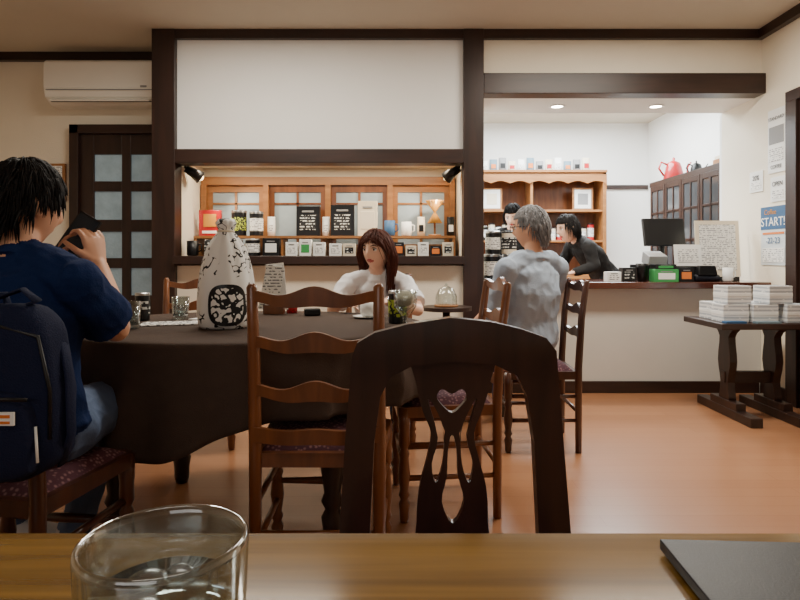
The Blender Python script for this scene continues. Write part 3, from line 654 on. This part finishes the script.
def person(name,P,top,skinm,bot,shoe,sleeve='short',voxel=.006,hs=1.0,bw=1.0):
    b=MB(); r=V(P['right']).normalized(); pel=V(P['pelvis']);ch=V(P['chest']);nk=V(P['neck']);hc=V(P['head'])
    R=basis(P['hf'],P.get('hup',(0,0,1)))
    sp=[pel-(ch-pel)*.22,pel,pel.lerp(ch,.45),ch,ch.lerp(nk,.55),nk.lerp(ch,.12)]
    b.tube(sp,[(.12*bw,.09*bw),(.165*bw,.115*bw),(.145*bw,.10*bw),(.165*bw,.112*bw),(.15*bw,.09*bw),(.07,.06)],top,24,side=r)
    b.ell(pel,(.15*bw,.11,.09),bot,basis(r.cross(V((0,0,1)))),18)
    SL,SR=V(P['sl']),V(P['sr'])
    for S in(SL,SR):
        b.tube([nk.lerp(ch,.1),nk.lerp(S,.5)+V((0,0,.005)),S+V((0,0,.0))],[.052*bw,.056*bw,.053*bw],top,14); b.ell(S,(.058*bw,)*3,top,n=14)
    neckdir=(hc-nk)
    b.tube([nk-neckdir*.35,nk,nk+neckdir*.3,hc-V(R.col[1][:3])*.02*hs],[.06*hs,.052*hs,.047*hs,.045*hs],skinm,16)
    b.tube([nk-neckdir*.15,nk+neckdir*.06],[.075*hs,.058*hs],top,16)
    head_geo(b,hc,R,hs,skinm)
    for tag in('l','r'):
        S,E,W=V(P['s'+tag]),V(P['e'+tag]),V(P['w'+tag])
        a=[S,S.lerp(E,.5),E]
        b.limb(a,[.046*bw,.043*bw,.037*bw],skinm); b.limb([E,E.lerp(W,.35),W],[.037*bw,.038*bw,.025],skinm)
        if sleeve=='short': b.tube([S,S.lerp(E,.4),S.lerp(E,P.get('slv',.78))],[.06*bw,.064*bw,.072*bw],top,16)
        elif sleeve=='half': b.limb([S,S.lerp(E,.5),E,E.lerp(W,.12)],[.062,.056,.054,.052],top,16)
        elif sleeve=='long': b.limb([S,S.lerp(E,.5),E],[.06,.054,.048],top,16); b.limb([E,E.lerp(W,.5),E.lerp(W,.93)],[.048,.044,.034],top,16)
        hd=P['h'+tag]; hand(b,W,hd[0],hd[1],hd[2],skinm,hd[3] if len(hd)>3 else .5,.95*hs,hd[4] if len(hd)>4 else .3)
        H,K,A,T=V(P['hip'+tag]),V(P['k'+tag]),V(P['a'+tag]),V(P['t'+tag])
        b.limb([H,H.lerp(K,.5),K],[.088*bw,.078*bw,.06],bot,18); b.limb([K,K.lerp(A,.3),A.lerp(K,.05)],[.06,.058,.044],bot,16)
        td=(T-A);td.z=0;td.normalize(); heel=A-td*.05; sd=td.cross(V((0,0,1)))
        gz=A.z-.085
        b.tube([V((heel.x,heel.y,gz+.045)),V((A.x,A.y,gz+.05)),A+td*.08+V((0,0,gz+.038-A.z)),A+td*.14+V((0,0,gz+.03-A.z)),A+td*.19+V((0,0,gz+.024-A.z))],[(.03,.04),(.036,.048),(.042,.036),(.043,.028),(.03,.02)],shoe,16,side=sd)
        b.limb([A+V((0,0,.03)),A+V((0,0,-.03))],[.038,.036],shoe)
    me=b.mesh(name+'_src')
    ob=bpy.data.objects.new('tmp_src',me); bpy.context.scene.collection.objects.link(ob)
    md=ob.modifiers.new('r','REMESH'); md.mode='VOXEL'; md.voxel_size=voxel; md.use_smooth_shade=True
    ms=ob.modifiers.new('s','SMOOTH'); ms.factor=.5; ms.iterations=3
    dg=bpy.context.evaluated_depsgraph_get(); dg.update()
    nm=bpy.data.meshes.new_from_object(ob.evaluated_get(dg)); nm.name=name
    bpy.data.objects.remove(ob)
    bvh=BVHTree.FromPolygons([v for v in b.v],b.f)
    nm.materials.clear()
    mats=list(b.mats)+[lip]
    for m in mats: nm.materials.append(m)
    Mi=(Matrix.Translation(hc)@R).inverted(); clothidx=[mats.index(m) for m in(top,bot)]
    nv=len(nm.vertices); co=[0.0]*(nv*3); nm.vertices.foreach_get('co',co); no=[0.0]*(nv*3); nm.vertices.foreach_get('normal',no)
    cl=set(); mis=[]
    for p in nm.polygons:
        vs=tuple(p.vertices); c=V((0,0,0))
        for i in vs: c+=V(co[i*3:i*3+3])
        c/=len(vs); hit=bvh.find_nearest(c); mi=b.m[hit[2]]
        if mats[mi]==skinm:
            l=Mi@c/hs
            if .06<l.y<.13 and abs(l.z+.058)<.012 and abs(l.x)<.024*(1-((l.z+.058)/.012)**2): mi=len(mats)-1
        mis.append(mi)
        if mi in clothidx: cl.update(vs)
    org=V((pel.x,pel.y,0))
    for i in range(nv):
        x,y,z=co[i*3:i*3+3]
        f=0
        if i in cl: f=noise.noise(V((x*9,y*9,z*14)))*.010+(.5-abs(noise.noise(V((x*20+5,y*20,z*13)))))*.010-.004
        for j in range(3): co[i*3+j]+=no[i*3+j]*f-org[j]
    nm.vertices.foreach_set('co',co)
    nm.polygons.foreach_set('material_index',mis); nm.polygons.foreach_set('use_smooth',[True]*len(mis)); nm.update()
    body=bpy.data.objects.new(name,nm); body.location=org; bpy.context.scene.collection.objects.link(body)
    e=MB(); M=Matrix.Translation(hc)@R@Matrix.Scale(hs,4); e.M=M
    for sx in(-1,1):
        e.ell((sx*.031,.074,.004),(.014,.010,.0085),eyew,n=14); e.ell((sx*.031,.0825,.004),(.0055,.003,.0062),eyed,n=10)
        e.tube([(sx*.016,.086,.0125),(sx*.031,.0875,.0155),(sx*.046,.079,.011)],[.0012,.002,.0012],eyed,6)
        e.tube([(sx*.014,.092,.024),(sx*.032,.089,.029),(sx*.05,.076,.024)],[.002,.003,.0015],eyed,6)
    e.build('eyes',parent=body)
    return body,M
def hair(body,M,m,count=300,length=.1,back=-.5,front=.42,sidez=-.05,lift=.012,rad=.008,grav=.5,long=False,seed=1,name='hair',jit=.35,part=(0,-.25,1),brow=.045):
    rnd=random.Random(seed); b=MB(); b.M=M
    E=V((.077,.097,.118))
    def thr(d):
        y=d.y
        if y>.55: return front
        if y>-.05: 
            t=(y+.05)/.6; return sidez+(front-sidez)*t*t
        t=min(1,(-.05-y)/.5); return sidez+(back-sidez)*t
    def surf(d,k=1.0):
        v=V((E.x*d.x,E.y*d.y,E.z*d.z))*k
        if v.z<0:
            kk=-v.z/.118; v.x*=1-.2*kk
            if v.y<0: v.y*=1-.3*kk
        return v
    n,h=40,30; vs=[];fs=[]
    for i in range(h+1):
        for k in range(n):
            th=math.pi*i/h*.98+.01; a=2*math.pi*k/n; d=V((math.sin(th)*math.cos(a),math.sin(th)*math.sin(a),math.cos(th)))
            vs.append((surf(d,1.0+lift*2.5 if d.z>thr(d)+.1 else 1.0),d))
    for i in range(h):
        for k in range(n):
            q=(i*n+k,i*n+(k+1)%n,(i+1)*n+(k+1)%n,(i+1)*n+k)
            if all(vs[j][1].z>thr(vs[j][1]) for j in q): fs.append(q)
    b.add([v[0] for v in vs],fs,m,True)
    crown=V(part).normalized()
    c=0;tries=0
    while c<count and tries<30000:
        tries+=1
        d=V((rnd.gauss(0,1),rnd.gauss(0,1),rnd.gauss(0,1))).normalized()
        if d.z<thr(d): continue
        c+=1
        L=length*(.7+.6*rnd.random())
        bang=long and d.y>.35 and d.z>.5 and rnd.random()<.6
        if bang: L=.11
        p=surf(d,1.03); pts=[p.copy()]; seg=9; step=L/seg
        fl=(d-crown*d.dot(crown)); 
        if fl.length<.05: fl=V((rnd.gauss(0,1),rnd.gauss(0,1),0))
        fl.normalize()
        if bang: fl=V((d.x*.8,.8,-.3)).normalized()
        elif long and d.y>.1: fl=V((math.copysign(1,d.x+.1),-.35,-.2)).normalized()
        tw=V((rnd.gauss(0,1),rnd.gauss(0,1),rnd.gauss(0,1)))*jit
        for j in range(seg):
            dn=V((p.x/E.x,p.y/E.y,p.z/E.z)); rr=dn.length; dn.normalize()
            nrm=V((dn.x/E.x,dn.y/E.y,dn.z/E.z)).normalized()
            g=grav+.12*j
            if long and not bang and d.y>.1 and abs(p.x)<.06 and p.z>0: g*=.3
            if long and p.z<-.01: fl=fl*.35
            v=fl*.5+V((0,0,-1))*g+tw*.5
            if rr<1.35: 
                vn=v.dot(nrm)
                if vn<0 or not long: v=v-nrm*vn*(1 if vn<0 else .7)
            v=v.normalized()
            p=p+v*step
            dd=V((p.x/E.x,p.y/E.y,p.z/E.z)); kmin=1.05+lift*4*rnd.random()
            if dd.length<kmin and p.z>-.1: p=V((p.x,p.y,p.z))*(kmin/dd.length)
            if p.y>(.01 if long else .03) and abs(p.x)<(.08 if long else .066) and p.z<brow+.012*rnd.random():
                if long and abs(p.x)>.05: p.y-=.02
                else: break
            if long and p.z<.03 and p.y>.02: p.y-=.008
            if long and p.z<-.05: p.x*=.965; p.y=p.y*.965-.0005
            pts.append(p.copy())
        if len(pts)<3: continue
        R0=rad*(.7+.6*rnd.random()); nn=len(pts)
        b.tube(pts,[(R0*(1-max(0,(j/(nn-1)-.35)/.65)*.9),R0*.5*(1-j/(nn+.5))) for j in range(nn)],m,6)
    return b.build(name,parent=body,recalc=False)
# ---- young man with phone
P=dict(right=(1,-.05,0),pelvis=(-.97,1.55,.54),chest=(-.98,1.53,.82),neck=(-.985,1.55,.985),head=(-.99,1.585,1.11),hf=(.45,.85,-.15),slv=.8,
 sl=(-1.14,1.56,.92),sr=(-.81,1.50,.91),el=(-1.15,1.76,.76),er=(-.785,1.66,.775),wl=(-1.05,1.82,.93),wr=(-.895,1.78,.95),
 hl=((.35,.1,.9),(1,.1,-.2),(0,-1,.2),.5,.3),hr=((-.25,.1,1),(-1,.5,0),(-.4,-1,0),.8,.5),
 hipl=(-1.05,1.58,.52),hipr=(-.89,1.58,.52),kl=(-1.18,1.95,.52),kr=(-.91,1.95,.52),al=(-1.3,2.02,.09),ar=(-1.02,1.85,.09),tl=(-1.05,2.05,.04),tr=(-.99,2.05,.04))
body,M=person('young_man',P,navy,skin,jeans,mat('white_sneaker',(200,200,205),.6),'short',.0045,.97,1.02)
hair(body,M,blackhair,1300,.06,back=-.5,front=.35,sidez=.05,lift=.016,rad=.0048,grav=.45,seed=3,jit=.3)
b=MB(); b.M=Matrix.Translation((-.972,1.80,1.028))@basis((.05,.95,-.25))@Matrix.Rotation(.5,4,'Y')
b.box((0,0,0),(.078,.009,.158),black); b.box((0,-.0046,0),(.07,.001,.147),mat('phone_screen',(40,48,56),.1,emit=.05)); b.box((-.02,.006,.055),(.03,.004,.03),metal)
b.build('smartphone',bevel=.003)
def backpack():
    b=MB(); cx,cy=-.855,1.27
    def rb(c,r,m,e=.35,n=32,h=20):
        vs=[];fs=[]
        sg=lambda v,p: math.copysign(abs(v)**p,v)
        for i in range(h+1):
            th=-math.pi/2+math.pi*i/h
            for k in range(n):
                a=2*math.pi*k/n
                x=r[0]*sg(math.cos(th),e)*sg(math.cos(a),e); yy=r[1]*sg(math.cos(th),e*1.2)*sg(math.sin(a),e*1.4); z=r[2]*sg(math.sin(th),e)
                w=1+.07*noise.noise(V((x*14,yy*14,z*14+c[2]*3))); tp=1-.15*max(0,z/r[2])
                vs.append((c[0]+x*w*tp,c[1]+yy*w,c[2]+z*w))
        for i in range(h):
            for k in range(n): fs.append((i*n+k,i*n+(k+1)%n,(i+1)*n+(k+1)%n,(i+1)*n+k))
        b.add(vs,fs,m,True)
    rb((cx,cy,.69),(.148,.06,.18),navyb); rb((cx,cy-.058,.61),(.122,.033,.092),navyb); 
    b.tube([(cx-.12,cy-.088,.69),(cx,cy-.096,.695),(cx+.12,cy-.088,.69)],.004,black,8)
    b.tube([(cx-.14,cy-.045,.70),(cx-.12,cy-.052,.81),(cx,cy-.058,.845),(cx+.12,cy-.052,.81),(cx+.14,cy-.045,.70),(cx+.14,cy-.045,.6)],.004,black,8)
    b.tube([(cx-.03,cy+.0,.855),(cx-.025,cy-.01,.895),(cx+.025,cy-.01,.895),(cx+.03,cy,.855)],[(.012,.005)]*4,navyb,8,side=(0,1,0))
    b.tube([(cx+.12,cy+.03,.82),(cx+.15,cy+.01,.72),(cx+.16,cy,.6),(cx+.13,cy+.02,.53)],[(.018,.005)]*4,navyb,8,side=(0,1,0))
    b.tube([(cx+.05,cy-.01,.865),(cx+.1,cy-.02,.88),(cx+.07,cy-.02,.905),(cx-.0,cy-.02,.88)],[(.014,.004)]*4,navyb,8,side=(0,1,0))
    b.box((cx+.07,cy-.0955,.655),(.06,.004,.026),white); b.box((cx+.07,cy-.098,.66),(.045,.002,.006),orange); b.box((cx+.07,cy-.098,.648),(.045,.002,.005),orange)
    b.tube([(cx+.12,cy-.06,.63),(cx+.13,cy-.07,.56)],.003,white,6)
    return b.build('backpack')
backpack()
# ---- older man
P=dict(right=(.83,.55,0),pelvis=(.70,3.2,.53),chest=(.71,3.19,.78),neck=(.715,3.2,.98),head=(.705,3.22,1.13),hf=(-.85,.5,-.05),
 sl=(.555,3.10,.92),sr=(.875,3.3,.92),el=(.48,3.17,.68),er=(.85,3.45,.68),wl=(.42,3.37,.60),wr=(.6,3.6,.62),
 hl=((-.2,.9,-.2),(0,0,-1),(.9,.2,0),.3),hr=((-.9,.3,-.1),(0,0,-1),(.3,-.9,0),.3),
 hipl=(.62,3.2,.51),hipr=(.76,3.28,.51),kl=(.44,3.52,.52),kr=(.62,3.62,.52),al=(.42,3.55,.09),ar=(.6,3.65,.09),tl=(.3,3.72,.04),tr=(.5,3.8,.04))
body,M=person('seated_man',P,shirtg,skin,djeans,black,'half',.006,.98,1.04)
hair(body,M,greyhair,700,.04,back=-.55,front=.5,sidez=.05,lift=.006,rad=.005,seed=5,jit=.3)
b=MB(); b.M=M
for sx in(-1,1):
    b.tube([(sx*.033+.024*math.cos(t),.101,.002+.017*math.sin(t)) for t in[i*math.pi/8 for i in range(17)]],.0018,black,6)
    b.tube([(sx*.057,.1,.008),(sx*.08,.05,.008),(sx*.084,-.01,.006),(sx*.08,-.03,-.012)],.002,black,6)
b.tube([(-.009,.101,.006),(.009,.101,.006)],.0018,black,6)
b.build('eyeglasses',parent=body)
# ---- woman
P=dict(right=(-1,.12,0),pelvis=(-.11,3.22,.51),chest=(-.12,3.19,.73),neck=(-.12,3.16,.885),head=(-.12,3.13,1.01),hf=(-.5,-.86,-.02),
 sl=(.03,3.14,.84),sr=(-.27,3.17,.84),el=(.09,2.98,.71),er=(-.34,3.02,.71),wl=(-.05,2.80,.768),wr=(-.28,2.80,.768),
 hl=((-.5,-.8,0),(0,0,-1),(-.8,.5,0),.2),hr=((.4,-.8,0),(0,0,-1),(.8,.4,0),.2),
 hipl=(-.04,3.2,.5),hipr=(-.21,3.2,.5),kl=(.0,2.86,.5),kr=(-.22,2.84,.5),al=(.0,2.88,.09),ar=(-.22,2.86,.09),tl=(.0,2.65,.04),tr=(-.22,2.65,.04))
body,M=person('seated_woman',P,whitet,skin2,djeans,black,'short',.0055,.90,.80)
hair(body,M,brownhair,1000,.25,back=-.6,front=.45,sidez=-.25,lift=.006,rad=.0055,grav=.9,long=True,seed=9,jit=.06,brow=.03)
# ---- baristas
P=dict(right=(-.35,.93,0),pelvis=(1.78,5.2,.82),chest=(1.62,5.13,1.0),neck=(1.5,5.08,1.12),head=(1.41,5.04,1.215),hf=(-.95,-.25,-.15),
 sl=(1.56,4.97,1.07),sr=(1.5,5.25,1.07),el=(1.6,4.93,.9),er=(1.42,5.3,.88),wl=(1.42,4.9,.85),wr=(1.3,5.1,.85),
 hl=((-.8,-.3,-.1),(0,0,-1),(.3,.9,0),.3),hr=((-.8,-.5,-.1),(0,0,-1),(-.3,-.8,0),.3),
 hipl=(1.78,5.1,.8),hipr=(1.78,5.28,.8),kl=(1.78,5.1,.44),kr=(1.8,5.3,.44),al=(1.82,5.1,.09),ar=(1.84,5.3,.09),tl=(1.6,5.05,.04),tr=(1.62,5.25,.04))
body,M=person('barista',P,blackc,skin2,blackc,black,'long',.007,.98,.92)
hair(body,M,blackhair,500,.09,back=-.6,front=.4,sidez=-.15,lift=.015,rad=.007,grav=.8,seed=12,jit=.15)
P=dict(right=(-.92,.38,0),pelvis=(1.05,5.75,.8),chest=(1.06,5.72,1.06),neck=(1.06,5.68,1.24),head=(1.06,5.63,1.36),hf=(-.4,-.9,-.35),
 sl=(1.2,5.66,1.18),sr=(.9,5.74,1.18),el=(1.24,5.55,.98),er=(.86,5.6,.98),wl=(1.12,5.35,.95),wr=(.95,5.38,.95),
 hl=((-.3,-.9,0),(0,0,-1),(-.9,.3,0),.4),hr=((.3,-.9,0),(0,0,-1),(.9,.3,0),.4),
 hipl=(1.14,5.75,.78),hipr=(.96,5.76,.78),kl=(1.14,5.72,.44),kr=(.96,5.74,.44),al=(1.14,5.76,.09),ar=(.96,5.78,.09),tl=(1.12,5.55,.04),tr=(.94,5.57,.04))
body,M=person('barista',P,blackc,skin2,blackc,black,'long',.007,.98,.92)
hair(body,M,blackhair,500,.08,back=-.6,front=.4,sidez=-.15,lift=.015,rad=.007,grav=.8,seed=15,jit=.15)
# ================= LIGHTS ==================
def area(name,loc,sx,sy,en,col,rot=(0,0,0)):
    l=bpy.data.lights.new(name,'AREA'); l.shape='RECTANGLE'; l.size=sx; l.size_y=sy; l.energy=en; l.color=col
    o=bpy.data.objects.new(name,l); o.location=loc; o.rotation_euler=rot; bpy.context.scene.collection.objects.link(o); return o
def spot(name,loc,tgt,en,col,ang=70,blend=.6,rad=.03):
    l=bpy.data.lights.new(name,'SPOT'); l.energy=en; l.color=col; l.spot_size=math.radians(ang); l.spot_blend=blend; l.shadow_soft_size=rad
    o=bpy.data.objects.new(name,l); o.location=loc; o.rotation_euler=(V(tgt)-V(loc)).to_track_quat('-Z','Y').to_euler(); bpy.context.scene.collection.objects.link(o)
area('ceiling_light_1',(-.9,3.2,2.55),1.1,.35,42,(1,.92,.79))
area('ceiling_light_2',(1.4,3.1,2.55),1.1,.35,58,(1,.92,.79))
area('ceiling_light_3',(0,-.2,2.55),1.5,.5,9,(1,.93,.8))
area('window_daylight',(-.8,-2.4,1.7),2.6,1.0,18,(1,.97,.93),(math.radians(90),0,0))
area('kitchen_light',(1.7,6.0,2.55),1.6,1.2,190,(.9,.97,1))
area('niche_strip_light',(-.57,4.5,1.69),1.8,.05,16,(1,.86,.64))
for x in(1.21,1.97): spot('downlight_beam',(x,4.62,2.12),(x,4.6,0),50,(1,.92,.8),110,.7,.04)
spot('clip_beam',(-1.48,4.5,1.56),(-.9,4.75,1.0),20,(1,.86,.66),100); spot('clip_beam.001',(.33,4.5,1.56),(-.2,4.75,1.0),20,(1,.86,.66),100)
w=bpy.data.worlds.new('world'); bpy.context.scene.world=w; w.use_nodes=True; w.node_tree.nodes['Background'].inputs[0].default_value=(.7,.75,.8,1); w.node_tree.nodes['Background'].inputs[1].default_value=.3
c=bpy.data.cameras.new('camera'); c.sensor_width=36; c.lens=27; c.shift_y=-.0525; c.clip_start=.02
o=bpy.data.objects.new('camera',c); o.location=(0,0,.97); o.rotation_euler=(math.radians(90),0,0); bpy.context.scene.collection.objects.link(o); bpy.context.scene.camera=o
